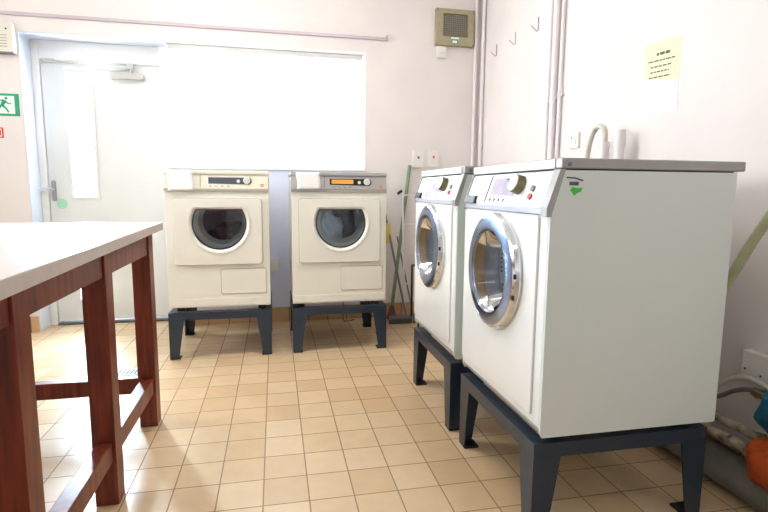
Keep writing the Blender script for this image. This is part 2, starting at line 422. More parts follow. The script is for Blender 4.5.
# vertical blind in the window recess
bl = thing('vertical_blind', 'white vertical slat blind filling the bright window above the dryers', 'blind', (0, 4.10, 2.02))
obj('headrail', box(B(), -0.735, 0.68, -0.022, 0.022, -0.005, 0.033), 'upvc', bl, bevel=0.004)
n = 17
for i in range(n):
    x = -0.70+i*(1.36/(n-1)); a = math.radians(16)
    b = B(); L_ = 0.044; dx, dy = L_*math.cos(a), L_*math.sin(a)
    for s in range(4):
        t0, t1 = -1+s*0.5, -0.5+s*0.5
        c0, c1 = 0.006*(1-t0*t0), 0.006*(1-t1*t1)
        prism(b, [(x+dx*t0, dy*t0+c0), (x+dx*t1, dy*t1+c1), (x+dx*t1, dy*t1+c1+0.0008), (x+dx*t0, dy*t0+c0+0.0008)], XY, -0.83, -0.012)
    sl = obj('slat', b, 'blind', bl)
b = B(); tube(b, [(-0.722, -0.03, -0.01), (-0.724, -0.034, -0.4), (-0.721, -0.032, -0.78)], 0.002, sub=3, seg=6)
obj('pull_chain', b, 'white_wire', bl)

M['trunking_shade'] = mat('trunking_shadow_tint', rgb(198, 184, 192), 0.5, var=0.03)  # grey-purple shadow line of the trunking mixed into its colour
# trunking line along the back wall with its turned-up end
b = B(); box(b, XL, 0.85, YB-0.016, YB, 2.150, 2.172); box(b, 0.852, 0.862, YB-0.03, YB, 2.148, 2.188)
struct('trim_3', b, 'trunking_shade', bevel=0.003)

# ================================================================ ADDED CEILING FILL LIGHTS (out of frame)
for k, (x, y) in enumerate(((-0.2, 2.5), (-0.4, 0.0))):
    t = thing('ceiling_fill', 'added unseen ceiling fill light %s' % ('nearer the window wall' if k == 0 else 'over the end of the table'), 'fill light', (x, y, ZC))
    obj('housing', box(B(), -0.65, 0.65, -0.09, 0.09, -0.05, 0), 'upvc', t, bevel=0.005)
    obj('diffuser', box(B(), -0.63, 0.63, -0.075, 0.075, -0.075, -0.051), emit_mat('fill_diffuser', (1, 0.97, 0.93, 1), (28, 5)[k]), t, bevel=0.01)

# ================================================================ MACHINE STAND
def make_stand(label, loc, rotz, group=None, W=0.585, D=0.59, H=0.293):
    t = thing('machine_stand', label, 'stand', loc, rotz, group)
    b = B(); th = 0.005; z0 = H-0.045
    box(b, -W/2, W/2, 0, th, z0, H); box(b, -W/2, W/2, D-th, D, z0, H)
    box(b, -W/2, -W/2+th, th, D-th, z0, H); box(b, W/2-th, W/2, th, D-th, z0, H)
    box(b, -W/2+th, W/2-th, th, 0.045, H-th, H); box(b, -W/2+th, W/2-th, D-0.045, D-th, H-th, H)
    box(b, -W/2+th, -W/2+0.045, 0.045, D-0.045, H-th, H); box(b, W/2-0.045, W/2-th, 0.045, D-0.045, H-th, H)
    obj('frame', b, 'stand', t)
    for sx in (-1, 1):
        for sy in (0, 1):
            b = B(); x = sx*W/2; yy = 0 if sy == 0 else D; dy = 1 if sy == 0 else -1
            wt, wb = 0.088, 0.052; zt = z0+0.001
            e = 0.0004
            prism(b, [(x, 0.008), (x-sx*wb, 0.008), (x-sx*wt, zt), (x, zt)], XZ, yy-dy*e, yy+dy*(th+e))
            prism(b, [(yy, 0.008), (yy+dy*wb, 0.008), (yy+dy*wt, zt), (yy, zt)], YZ, x+sx*e, x-sx*(th+e))
            lg = obj('leg', b, 'stand', t)
            b = B(); box(b, min(x, x-sx*0.06), max(x, x-sx*0.06), min(yy, yy+dy*0.06), max(yy, yy+dy*0.06), 0.0, 0.008)
            obj('foot', b, 'rubber', lg, bevel=0.002)
    return t

# ================================================================ TUMBLE DRYERS  (local: front faces -y, origin at base centre of the front)
def paper_sheet(name, pts_w, pts_h, y, label, cat, loc, rotz=0, lean=0.0, m='paper'):
    b = B(); nx, nz = 8, 8; w_, h_ = pts_w, pts_h; V = []
    for i in range(nx+1):
        for k in range(nz+1):
            u, v = i/nx, k/nz
            V.append(b.verts.new((u*w_-w_/2+0.004*math.sin(v*5), -0.004*math.sin(u*PI*2+v*3)*(1-v)-0.003-lean*(1-v), v*h_)))
    for i in range(nx):
        for k in range(nz):
            q = i*(nz+1)+k; b.faces.new((V[q], V[q+nz+1], V[q+nz+2], V[q+1]))
    o = obj(name, b, m, None, smooth=True); md = o.modifiers.new('thickness', 'SOLIDIFY'); md.thickness = 0.0006; md.offset = -1
    o.location = loc; o.rotation_euler = (0, 0, rotz)
    return tag(o, label, cat)

M['drum_cream'] = mat('pale_drum_lip', rgb(206, 208, 190), 0.35, var=0.05)
def make_dryer(label, loc, panel_mat, lid_mat, body_mat, screen, laundry):
    t = thing('tumble_dryer', label, 'tumble dryer', loc)
    W, D, Hh = 0.59, 0.60, 0.815; x0, x1 = -W/2, W/2
    cz = 0.503; cx = 0.006; R = 0.158
    circ = [(cx+R*1.0*math.cos(a), cz+R*1.0*math.sin(a)) for a in [2*PI*k/72 for k in range(72)]]
    b = B()
    plate_hole(b, [(x0, 0.0), (x1, 0.0), (x1, 0.695), (x0, 0.695)], [(x, min(z, cz+0.105)) for x, z in circ], 0.0, 0.02)
    box(b, x0, x0+0.01, 0.02, D, 0, Hh-0.03); box(b, x1-0.01, x1, 0.02, D, 0, Hh-0.03)
    box(b, x0, x1, D-0.01, D, 0, Hh-0.03); box(b, x0, x1, 0.02, D-0.01, 0, 0.01)
    obj('body', b, body_mat, t, bevel=0.004)
    for fx in (-0.24, 0.24):
        for fy in (0.06, 0.54): obj('adjusting_foot', cyl(B(), (fx, fy, 0.003), (fx, fy, -0.0295), 0.022), 'rubber', t)
    # plinth with a fine line above it
    obj('plinth', box(B(), x0+0.002, x1-0.002, -0.003, 0.0, 0.008, 0.052), body_mat, t, bevel=0.0015)
    # drum
    b = B(); lathe(b, [(R+0.012, 0.021), (R+0.012, 0.05), (R+0.07, 0.07), (R+0.07, 0.36), (0.001, 0.37)], cx, cz, 48)
    obj('drum', b, 'darkmetal', t, smooth='auto')
    b = B(); lathe(b, [(R+0.008, 0.022), (R-0.012, 0.03), (R-0.038, 0.075), (R-0.042, 0.075), (R-0.020, 0.026)], cx+0.012, cz+0.012, 56, True)
    obj('drum_lip', b, 'drum_cream', t, smooth='auto')
    # door: rounded plate with a flat-topped round window
    top = 0.088
    dsh = []
    a0 = math.asin(top/ (R))
    K = 56
    for k in range(K+1):
        a = PI-a0+(PI+2*a0)*k/K; dsh.append((cx+R*math.cos(a), cz+R*math.sin(a)))
    def Dshape(r, tp):
        a0 = math.asin(tp/r); return [(cx+r*math.cos(PI-a0+(PI+2*a0)*k/K), cz+r*math.sin(PI-a0+(PI+2*a0)*k/K)) for k in range(K+1)]
    b = B(); plate_hole(b, rrect(-0.250, 0.252, 0.258, 0.650, 0.02), Dshape(R+0.020, top+0.015), -0.016, 0.0)
    d = obj('door', b, body_mat, t, bevel=0.003)
    b = B(); plate_hole(b, rrect(-0.2535, 0.2555, 0.2545, 0.6535, 0.023), rrect(-0.2455, 0.2475, 0.2625, 0.6455, 0.016), -0.0012, 0.0002)
    obj('door_gap', b, 'groove', d)
    # dished rim around the glass
    b = B(); A = Dshape(R+0.022, top+0.017); Bp = Dshape(R-0.002, top-0.003)
    o0 = [b.verts.new((x, -0.0175, z)) for x, z in A]; i0 = [b.verts.new((x, 0.004, z)) for x, z in Bp]
    for k in range(len(A)):
        j = (k+1) % len(A); b.faces.new((o0[k], o0[j], i0[j], i0[k]))
    o = obj('window_rim', b, body_mat, d, smooth='auto'); md = o.modifiers.new('t', 'SOLIDIFY'); md.thickness = 0.003
    b = B(); plate_hole(b, Dshape(R+0.0, top-0.001), Dshape(R-0.010, top-0.010), -0.0005, 0.006)
    obj('window_seal', b, 'screen', d)
    b = B(); prism(b, Dshape(R-0.006, top-0.006), XZ, 0.0015, 0.0045); obj('glass', b, 'doorglass', d)
    # condenser flap
    b = B(); prism(b, rrect(0.008, 0.270, 0.078, 0.228, 0.012), XZ, -0.004, 0.0); obj('flap', b, body_mat, t, bevel=0.002)
    b = B(); plate_hole(b, rrect(0.0045, 0.2735, 0.0745, 0.2315, 0.014), rrect(0.0085, 0.2695, 0.0785, 0.2275, 0.012), -0.0012, 0.0002)
    obj('flap_gap', b, 'groove', t)
    # control panel: slightly slanted fascia
    b = B(); prism(b, [(-0.006, 0.697), (-0.010, 0.712), (0.008, 0.792), (0.10, 0.792), (0.10, 0.697)], YZ, x0, x1)
    p = obj('control_panel', b, panel_mat, t, bevel=0.002)
    b = B(); box(b, x0-0.001, x1+0.001, -0.0085, 0.03, 0.692, 0.706); obj('lower_trim', b, 'greylid' if panel_mat == 'silverpanel' else 'groove', t, bevel=0.002)
    b = B(); box(b, x0-0.003, x1+0.003, 0.0, D+0.003, 0.792, Hh); obj('lid', b, lid_mat, t, bevel=0.004)
    sl = lambda z: -0.010+(z-0.712)*0.018/0.080
    def onp(bm, pts, t0=-0.0015, t1=0.001):
        prism(bm, pts, lambda u, v, q: (u, sl(v)+q, v), t0, t1); return bm
    dx0 = -0.048 if not screen == 'amber' else -0.062
    # drawer line
    obj('drawer_line', onp(B(), [(-0.0945, 0.714), (-0.092, 0.714), (-0.092, 0.788), (-0.0945, 0.788)]), 'greysticker', p)
    pts = [(dx0, 0.738), (dx0, 0.775), (0.19, 0.775)] + [(0.178+0.021*math.cos(a), 0.755+0.021*math.sin(a)) for a in [0.9-k*0.26 for k in range(11)]]
    obj('display_bezel', onp(B(), pts), 'black' if screen == 'amber' else 'screen', p)
    if screen == 'amber':
        obj('display', onp(B(), rrect(dx0+0.012, 0.085, 0.744, 0.770, 0.003), -0.0022, 0), 'amber', p)
    b = B(); cyl(b, (0.17, sl(0.758)-0.001, 0.758), (0.17, sl(0.758)-0.016, 0.755), 0.021, 0.019, 32); obj('dial', b, 'paper' if screen != 'amber' else 'switch', p, bevel=0.002)
    b = B(); cyl(b, (0.122, sl(0.753), 0.753), (0.122, sl(0.753)-0.005, 0.753), 0.010, seg=24); obj('button', b, 'switch', p)
    b = B()
    for zz in (0.722, 0.731): onp(b, rrect(0.247, 0.269, zz, zz+0.006, 0.002))
    obj('red_mark', b, 'orangemark', p)
    b = B()
    for q in range(4): onp(b, rrect(-0.045+q*0.034, -0.030+q*0.034, 0.722, 0.7255, 0.001))
    obj('program_print', b, 'greysticker', p)
    return t

d1 = make_dryer('cream tumble dryer with dark grey display, standing nearer the white door', (-0.33, 3.19, 0.315), 'creampanel', 'creampanel', 'cream', 'grey', None)
d2 = make_dryer('white tumble dryer with silver control panel and amber display beside the mops', (0.395, 3.19, 0.315), 'silverpanel', 'silverpanel', 'cream', 'amber', None)
make_stand('blue-grey steel stand under the cream panelled dryer by the door', (-0.332, 3.18, 0), 0, W=0.597, H=0.285)
make_stand('blue-grey steel stand under the dryer with the amber display', (0.397, 3.18, 0), 0, W=0.597, H=0.285)

def laundry(label, c, rx, ry, rz, m, seed, tilt=0):
    random.seed(seed); b = B()
    bmesh.ops.create_icosphere(b, subdivisions=4, radius=1)
    ph = [random.uniform(0, 6) for _ in range(8)]
    for v in b.verts:
        p = v.co; k = 1+0.12*math.sin(5*p.x+ph[0]+3*p.z)+0.10*math.sin(7*p.z+ph[1]-4*p.x)+0.06*math.sin(13*p.x+ph[2]+9*p.y)+0.05*math.sin(16*p.z+ph[3]+6*p.y)
        v.co = Vector((p.x*rx*k, p.y*ry*k, p.z*rz*k))
    o = obj('laundry', b, m, None, smooth=True); o.location = c; o.rotation_euler = (0, tilt, 0)
    return tag(o, label, 'laundry')
laundry('dark clothes tumbled in the drum of the cream panelled dryer', (-0.28, 3.40, 0.73), 0.14, 0.12, 0.09, 'laundrydark', 3)
laundry('pale blue linen piled against the glass of the amber display dryer', (0.325, 3.305, 0.775), 0.092, 0.075, 0.135, 'laundryblue', 5, -0.35)
laundry('brown cloth beside the pale blue linen in the dryer drum', (0.45, 3.34, 0.69), 0.07, 0.09, 0.04, 'laundrybrown', 9, -0.5)

paper_sheet('paper_note', 0.140, 0.120, 0, 'white paper note taped over the left of the cream dryer panel', 'note', (-0.530, 3.178, 1.010), lean=0.006)
paper_sheet('paper_note', 0.140, 0.102, 0, 'white paper note taped over the left of the silver dryer panel', 'note', (0.202, 3.178, 1.024), lean=0.006)

# ================================================================ WASHING MACHINES (local: front faces -y)
def make_washer(label, loc, rotz, W=0.60):
    t = thing('washing_machine', label, 'washing machine', loc, rotz)
    D, Hh = 0.595, 0.797; x0, x1 = -W/2, W/2
    cx, cz, R = -0.010, 0.441, 0.168
    circ = [(cx+R*math.cos(a), cz+R*math.sin(a)) for a in [2*PI*k/72 for k in range(72)]]
    # front sheet, side sheets
    b = B(); plate_hole(b, [(x0+0.0082, 0.030), (x1-0.0082, 0.030), (x1-0.0082, 0.640), (x0+0.0082, 0.640)], circ, 0.0, 0.02)
    obj('front_frame', b, 'enamel', t)
    b = B(); plate_hole(b, rrect(x0+0.006, x1-0.052, 0.052, 0.636, 0.006, 3), [(cx+(R+0.005)*math.cos(a), cz+(R+0.005)*math.sin(a)) for a in [2*PI*k/72 for k in range(72)]], -0.007, 0.0)
    obj('front_panel', b, 'enamel', t, bevel=0.002)
    b = B(); prism(b, [(0.0, 0.030), (0.014, 0.003), (0.05, 0.0), (0.05, 0.030)], YZ, x0+0.0082, x1-0.0082)
    obj('plinth', b, 'enamel', t, bevel=0.003)
    for s in (-1, 1):
        b = B(); xa, xb = (x0, x0+0.008) if s < 0 else (x1-0.008, x1)
        prism(b, [(0.008, 0.001), (0.001, 0.014), (0.001, 0.650), (0.036, 0.764), (D, 0.764), (D, 0.001)], YZ, xa, xb)
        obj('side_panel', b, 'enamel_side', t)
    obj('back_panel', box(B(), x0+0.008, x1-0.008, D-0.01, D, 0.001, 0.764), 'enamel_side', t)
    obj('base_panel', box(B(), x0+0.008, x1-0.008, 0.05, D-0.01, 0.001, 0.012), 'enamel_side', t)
    for fx in (-0.24, 0.24):
        for fy in (0.08, 0.54): obj('adjusting_foot', cyl(B(), (fx, fy, 0.003), (fx, fy, -0.0215), 0.022), 'rubber', t)
    # sloping control fascia between grey cheeks
    fas = [(-0.006, 0.660), (0.030, 0.764), (0.10, 0.764), (0.10, 0.660)]
    b = B(); prism(b, fas, YZ, x0+0.006, x1-0.006); p = obj('control_panel', b, 'enamel', t, bevel=0.002)
    b = B(); prism(b, [(-0.009, 0.642), (-0.009, 0.660), (0.08, 0.660), (0.08, 0.642)], YZ, x0+0.006, x1-0.006); obj('lower_trim', b, 'satin_light', t, bevel=0.002)
    for s in (-1, 1):
        xa, xb = (x0-0.001, x0+0.0058) if s < 0 else (x1-0.034, x1+0.0015)
        b = B(); prism(b, [(-0.012, 0.638), (-0.012, 0.661), (0.024, 0.767), (0.040, 0.767), (0.006, 0.650), (0.004, 0.638)], YZ, xa, xb)
        obj('cheek', b, 'greylid', t, bevel=0.001)
    obj('shadow_gap', box(B(), x0+0.01, x1-0.01, 0.032, D-0.004, 0.762, 0.769), 'rubber', t)
    b = B(); box(b, x0-0.002, x1+0.002, 0.026, D+0.026, 0.768, Hh); obj('lid', b, 'greylid', t, bevel=0.004)
    b = B(); box(b, x0+0.006, x1-0.030, 0.0225, 0.0265, 0.769, Hh-0.003); obj('lid_front', b, 'enamel', t, bevel=0.001)
    b = B(); cyl(b, (x1+0.001, 0.05, 0.780), (x1+0.004, 0.05, 0.780), 0.006, seg=12); obj('bolt', b, 'greymetal', t)
    def sl(z): return -0.006+(z-0.660)*0.036/0.104
    def onp(bm, pts, t0=-0.002, t1=0.001):
        prism(bm, pts, lambda u, v, q: (u, sl(v)+q, v), t0, t1); return bm
    obj('drawer', onp(B(), rrect(x0+0.012, -0.135, 0.668, 0.758, 0.004), -0.003, 0.001), 'enamel', p, bevel=0.001)
    obj('drawer_handle', onp(B(), rrect(x0+0.016, -0.205, 0.6615, 0.690, 0.003), -0.012, 0.001), 'black', p, bevel=0.002)
    obj('drawer_line', onp(B(), [(-0.133, 0.668), (-0.1305, 0.668), (-0.1305, 0.760), (-0.133, 0.760)]), 'greysticker', p)
    obj('display', onp(B(), rrect(-0.105, 0.075, 0.692, 0.750, 0.004)), 'pale_display', p)
    obj('display_shade', onp(B(), [(-0.03, 0.748), (0.072, 0.748), (0.055, 0.722)], -0.0025, 0), 'screen', p)
    zc = 0.724; n = Vector((0, -0.104, 0.036)).normalized(); c0 = Vector((0.10, sl(zc), zc))
    b = B(); cyl(b, c0, c0+n*0.026, 0.031, 0.029, 36); k = obj('dial', b, 'olive', p, bevel=0.002)
    b = B(); cyl(b, c0+n*0.026, c0+n*0.029, 0.027, 0.026, 36); obj('dial_cap', b, 'enamel', k)
    for (bx, bz, mm) in ((0.190, 0.714, 'greymetal'), (0.188, 0.690, 'red')):
        c = Vector((bx, sl(bz), bz)); b = B(); cyl(b, c, c+n*0.006, 0.0095, 0.009, 20)
        bo = obj('button', b, mm, p); bo['label'] = 'red round button' if mm == 'red' else 'grey round button'
    b = B()
    for q in range(4):
        onp(b, [(-0.098+q*0.035, 0.672), (-0.090+q*0.035, 0.672), (-0.088+q*0.035, 0.682), (-0.096+q*0.035, 0.682)])
    obj('option_marks', b, 'ink', p)
    # porthole door
    Ro = 0.194
    b = B(); lathe(b, [(Ro, -0.006), (Ro+0.002, -0.018), (Ro-0.004, -0.030), (Ro-0.014, -0.034), (Ro-0.016, -0.006)], cx, cz, 72, True)
    pd = obj('porthole_door', b, 'chrome', t, smooth='auto')
    b = B(); lathe(b, [(Ro-0.014, -0.033), (0.152, -0.040), (0.140, -0.040), (0.136, -0.030), (0.160, -0.012), (Ro-0.016, -0.012)], cx, cz, 72, True)
    obj('door_ring', b, 'satin', pd, smooth='auto')
    b = B(); lathe(b, [(0.139, -0.038), (0.131, -0.014), (0.128, 0.004), (0.131, 0.004), (0.135, -0.014), (0.1395, -0.030)], cx, cz, 72, True)
    obj('inner_rim', b, 'rim_reflection', pd, smooth='auto')
    b = B(); lathe(b, [(0.134, -0.030), (0.118, -0.006), (0.108, 0.05), (0.085, 0.085), (0.04, 0.100), (0.001, 0.103)], cx, cz, 64)
    o = obj('glass_bowl', b, 'doorglass', pd, smooth=True)
    for a in (3, -17):
        b = B(); an = math.radians(a); px, pz = cx+(Ro-0.002)*math.cos(an), cz+(Ro-0.002)*math.sin(an)
        box(b, px-0.006, px+0.002, -0.035, -0.027, pz-0.008, pz+0.008)
        obj('hinge', b, 'black', pd, bevel=0.002)
    b = B(); lathe(b, [(0.168, 0.0), (0.165, 0.03), (0.150, 0.05), (0.150, 0.07), (0.172, 0.085)], cx, cz, 64)
    obj('gasket', b, 'greymetal_soft', t, smooth=True)
    b = B(); lathe(b, [(0.170, 0.085), (0.225, 0.11), (0.225, 0.44), (0.08, 0.46), (0.001, 0.455)], cx, cz, 64)
    for q in range(3):
        a = q*2*PI/3+0.5; u = Vector((math.cos(a), 0, math.sin(a))); v = Vector((-math.sin(a), 0, math.cos(a))); c = Vector((cx, 0, cz))
        P1 = [c+u*0.224-v*0.03, c+u*0.17, c+u*0.224+v*0.03]
        A_ = [b.verts.new(p_+Vector((0, 0.12, 0))) for p_ in P1]; C_ = [b.verts.new(p_+Vector((0, 0.43, 0))) for p_ in P1]
        b.faces.new(A_); b.faces.new(C_[::-1])
        for i in range(3):
            j = (i+1) % 3; b.faces.new((A_[i], C_[i], C_[j], A_[j]))
    obj('drum', b, 'drumsteel', t, smooth='auto')
    return t
M['satin_light'] = mat('pale_blue_grey_trim', rgb(198, 204, 216), 0.35, 0.2, var=0.03)
M['pale_display'] = mat('pale_display', rgb(182, 172, 188), 0.5, var=0.2, vscale=30)
M['greymetal_soft'] = mat('grey_rubber_gasket', rgb(176, 178, 184), 0.5, var=0.1)

def drum_mat():
    m = bpy.data.materials.new('perforated_drum_steel'); m.use_nodes = True
    nt = m.node_tree; N = nt.nodes; L = nt.links; b = N['Principled BSDF']
    tc = N.new('ShaderNodeTexCoord'); v = N.new('ShaderNodeTexVoronoi'); v.inputs['Scale'].default_value = 60; v.inputs['Randomness'].default_value = 0.1
    L.new(tc.outputs['Object'], v.inputs['Vector'])
    cr = N.new('ShaderNodeValToRGB'); cr.color_ramp.elements[0].position = 0.2; cr.color_ramp.elements[0].color = (0.08, 0.08, 0.09, 1)
    cr.color_ramp.elements[1].position = 0.3; cr.color_ramp.elements[1].color = (0.86, 0.89, 0.94, 1)
    L.new(v.outputs['Distance'], cr.inputs[0]); L.new(cr.outputs[0], b.inputs['Base Color'])
    b.inputs['Metallic'].default_value = 0.1; b.inputs['Roughness'].default_value = 0.35
    return m
M['drumsteel'] = drum_mat()

RW = -PI/2
w1 = make_washer('nearest white washing machine with a grey lid and a green sticker on its side', (0.732, 1.5875, 0.315), RW, 0.625)
w2 = make_washer('second white washing machine, between the sticker-marked one and the mops in the corner', (0.720, 2.275, 0.323), RW, 0.61)
make_stand('blue-grey steel stand under the nearest washing machine', (0.722, 1.585, 0), RW, W=0.60)
make_stand('blue-grey steel stand under the second washing machine towards the corner', (0.712, 2.275, 0), RW, H=0.300)
b = B(); prism(b, [(0.775, 1.057), (0.800, 1.056), (0.825, 1.049), (0.826, 1.053), (0.801, 1.060), (0.775, 1.061)], XZ, 1.2735, 1.2745)
prism(b, rrect(0.784, 0.812, 1.038, 1.048, 0.002), XZ, 1.2735, 1.2745)
tag(obj('worn_sticker', b, 'greysticker'), 'small worn grey sticker above the green one on the washing machine side', 'sticker')
b = B(); prism(b, [(0.787, 1.024), (0.794, 1.034), (0.810, 1.030), (0.824, 1.033), (0.820, 1.021), (0.810, 1.018), (0.800, 1.010), (0.794, 1.019)], XZ, 1.2735, 1.2745)
tag(obj('green_sticker', b, 'greensticker'), 'bright green torn sticker on the side of the nearest washing machine', 'sticker')

# ================================================================ TABLE
tb = thing('work_table', 'long pale-topped table with dark red-brown wooden legs at the left', 'table', (-0.95, 1.45, 0))
def tbx(bm, x0, x1, y0, y1, z0, z1): return box(bm, x0+0.95, x1+0.95, y0-1.45, y1-1.45, z0, z1)
b = B(); prism(b, [(-0.499+0.95, 2.490-1.45), (-0.410+0.95, 0.10-1.45), (-1.36+0.95, 0.08-1.45), (-1.40+0.95, 2.49-1.45)], XY, 0.8362, 0.868)
top = obj('tabletop', b, 'tableedge', tb, bevel=0.0015)
b = B(); prism(b, [(-0.4996+0.95, 2.4893-1.45), (-0.4106+0.95, 0.1007-1.45), (-1.36+0.95, 0.081-1.45), (-1.40+0.95, 2.489-1.45)], XY, 0.8682, 0.8695)
obj('laminate_surface', b, 'tabletop', top)
legys = (2.27, 1.70, 1.13, 0.55)
for y in legys:
    for x in (-0.583, -1.313):
        obj('leg', tbx(B(), x, x+0.07, y, y+0.07, 0, 0.8358), 'wood', tb, bevel=0.002)
for ya, yb in zip(legys[1:], legys):
    for x in (-0.572, -1.302):
        obj('apron', tbx(B(), x+0.004, x+0.052, ya+0.0705, yb-0.0005, 0.748, 0.8355), 'wood', tb, bevel=0.002)
        obj('stretcher', tbx(B(), x+0.002, x+0.050, ya+0.0705, yb-0.0005, 0.150, 0.215), 'wood', tb, bevel=0.002)
for y in (legys[0], legys[-1]):
    obj('apron', tbx(B(), -1.2425, -0.5835, y+0.010, y+0.055, 0.748, 0.8355), 'wood', tb, bevel=0.002)
obj('stretcher', tbx(B(), -1.2425, -0.5835, legys[0]+0.010, legys[0]+0.055, 0.148, 0.216), 'wood', tb, bevel=0.002)
obj('stretcher', tbx(B(), -1.2425, -0.5835, legys[3]+0.010, legys[3]+0.055, 0.148, 0.216), 'wood', tb, bevel=0.002)

# ================================================================ BACK WALL FIXTURES
def socket(name, label, cat, loc, w_, h_, face, red=False, rocker=True, group=None):
    """face: 'y' on the back wall, 'x' on the right wall"""
    rz = 0 if face == 'y' else RW
    t = thing(name, label, cat, loc, rz, group)
    b = B(); prism(b, rrect(-w_/2, w_/2, -h_/2, h_/2, 0.006), XZ, -0.012, 0); obj('plate', b, 'switch', t, bevel=0.002)
    if rocker:
        b = B(); prism(b, rrect(-0.012, 0.012, -0.018, 0.014, 0.003), XZ, -0.017, -0.012); obj('rocker', b, 'switch', t, bevel=0.002)
        b = B(); prism(b, rrect(-0.008, 0.008, 0.004, 0.022, 0.002), XZ, -0.0185, -0.0165); obj('indicator', b, 'red' if red else 'seam', t)
    return t
socket('wall_switch', 'white wall switch with a dark rocker above the mops, left of its pair', 'switch', (1.12, YB, 1.268), 0.088, 0.13, 'y')
socket('wall_switch', 'white wall switch with a red indicator, right of its pair by the corner', 'switch', (1.245, YB, 1.275), 0.086, 0.13, 'y', True)
socket('wall_socket', 'white socket low on the wall between the two dryers', 'socket', (-0.022, 3.988, 0.450), 0.085, 0.10, 'y', rocker=False)
t = socket('isolator_switch', 'small white switch with a tiny dark light on the right wall beside the pipes', 'switch', (XR, 2.595, 1.30), 0.09, 0.085, 'x', rocker=False)
b = B(); box(b, -0.026, -0.016, -0.014, -0.011, 0.012, 0.020); obj('indicator', b, 'seam', t)
b = B(); prism(b, rrect(0.0, 0.022, -0.02, 0.010, 0.002), XZ, -0.016, -0.012); obj('rocker', b, 'switch', t)
t = thing('wall_socket', 'white double socket low on the right wall above the hoses', 'socket', (XR, 1.365, 0.435), RW)
b = B(); prism(b, rrect(-0.075, 0.075, -0.045, 0.045, 0.005), XZ, -0.03, 0); obj('plate', b, 'switch', t, bevel=0.002)
b = B()
for sx, sz in ((-0.06, -0.018), (0.0, -0.026), (0.06, -0.018)): cyl(b, (sx, -0.0298, sz), (sx, -0.032, sz), 0.004, seg=10)
obj('screw', b, 'seam', t)

t = thing('extractor_fan', 'square olive metal extractor vent with a dark mesh high in the corner', 'fan', (1.392, YB, 2.275))
b = B(); plate_hole(b, [(-0.155, -0.135), (0.155, -0.135), (0.155, 0.135), (-0.155, 0.135)], [(-0.098, -0.070), (0.105, -0.070), (0.105, 0.098), (-0.098, 0.098)], -0.04, 0)
obj('casing', b, 'fanbox', t, bevel=0.004)
obj('backing', box(B(), -0.105, 0.11, -0.012, -0.004, -0.075, 0.10), 'darkmetal', t)
b = B()
for k in range(14):
    x = -0.092+k*0.0148; box(b, x-0.003, x+0.003, -0.026, -0.022, -0.070, 0.098)
for k in range(11):
    z = -0.064+k*0.0155; box(b, -0.098, 0.105, -0.028, -0.024, z-0.003, z+0.003)
obj('grille', b, 'fanmesh', t) if 'fanmesh' in M else None
M['fanmesh'] = mat('fan_mesh', rgb(150, 144, 128), 0.5, 0.2, var=0.1)
if not any(c.name.startswith('grille') for c in t.children):
    obj('grille', b, 'fanmesh', t)
b = B()
for a, c in (((-0.145, -0.125)), ((0.145, -0.125)), ((-0.145, 0.125)), ((0.145, 0.125))): cyl(b, (a, -0.039, c), (a, -0.043, c), 0.005, seg=10)
obj('screw', b, 'greymetal', t)
b = B(); prism(b, rrect(-0.032, 0.030, -0.085, -0.074, 0.002), XZ, -0.042, -0.040); obj('maker_plate', b, 'paper', t)
b = B(); prism(b, rrect(-0.030, 0.024, -0.120, -0.092, 0.003), XZ, -0.042, -0.040); gl = obj('green_label', b, 'signgreen', t)
b = B(); prism(b, rrect(-0.022, 0.016, -0.116, -0.098, 0.003), XZ, -0.0428, -0.042); obj('label_face', b, 'signwhite', gl)
t = thing('fan_switch', 'small white switch box directly under the olive extractor vent', 'switch', (1.290, YB, 2.085))
b = B(); prism(b, rrect(-0.036, 0.036, -0.038, 0.05, 0.004), XZ, -0.028, 0); obj('box', b, 'switch', t, bevel=0.003)
b = B(); box(b, -0.012, 0.026, -0.033, -0.028, -0.006, 0.003); obj('rocker', b, 'beige', t)

# beige unit at the top left edge
t = thing('wall_unit', 'beige slotted unit high on the wall left of the door', 'wall unit', (-1.715, YB, 1.995))
b = B(); prism(b, rrect(-0.11, 0.055, -0.09, 0.10, 0.006), XZ, -0.05, 0); obj('casing', b, 'beige', t, bevel=0.004)
b = B()
for k in range(5): box(b, -0.095, 0.02, -0.0512, -0.0495, -0.06+k*0.018, -0.054+k*0.018)
obj('slot', b, 'groove', t)
b = B(); cyl(b, (0.02, -0.05, 0.055), (0.02, -0.053, 0.055), 0.006, seg=14); obj('indicator', b, 'seam', t)
b = B(); box(b, -0.11, 0.05, -0.045, 0.0, -0.097, -0.0905); obj('base', b, 'greymetal', t)

# exit sign with the running figure
t = thing('exit_sign', 'green emergency exit sign with a white running figure left of the door', 'sign', (-1.787, YB, 1.572))
b = B(); prism(b, rrect(-0.20, 0.115, -0.073, 0.073, 0.003), XZ, -0.004, 0); obj('board', b, 'signgreen', t)
b = B(); prism(b, rrect(-0.185, 0.088, -0.058, 0.058, 0.002), XZ, -0.0052, -0.004); obj('light_field', b, 'signwhite', t)
b = B()
def stroke(bm, p, q, w0, w1):
    p, q = Vector(p), Vector(q); d = (q-p).normalized(); nn = Vector((-d.y, d.x))
    prism(bm, [tuple(p+nn*w0), tuple(q+nn*w1), tuple(q-nn*w1), tuple(p-nn*w0)], XZ, -0.0064, -0.0052)
cyl(b, (0.040, -0.0052, 0.042), (0.040, -0.0064, 0.042), 0.0095, seg=20)
stroke(b, (0.032, 0.030), (0.012, -0.006), 0.013, 0.010)
stroke(b, (0.030, 0.024), (0.052, 0.006), 0.005, 0.004); stroke(b, (0.052, 0.006), (0.070, 0.010), 0.004, 0.003)
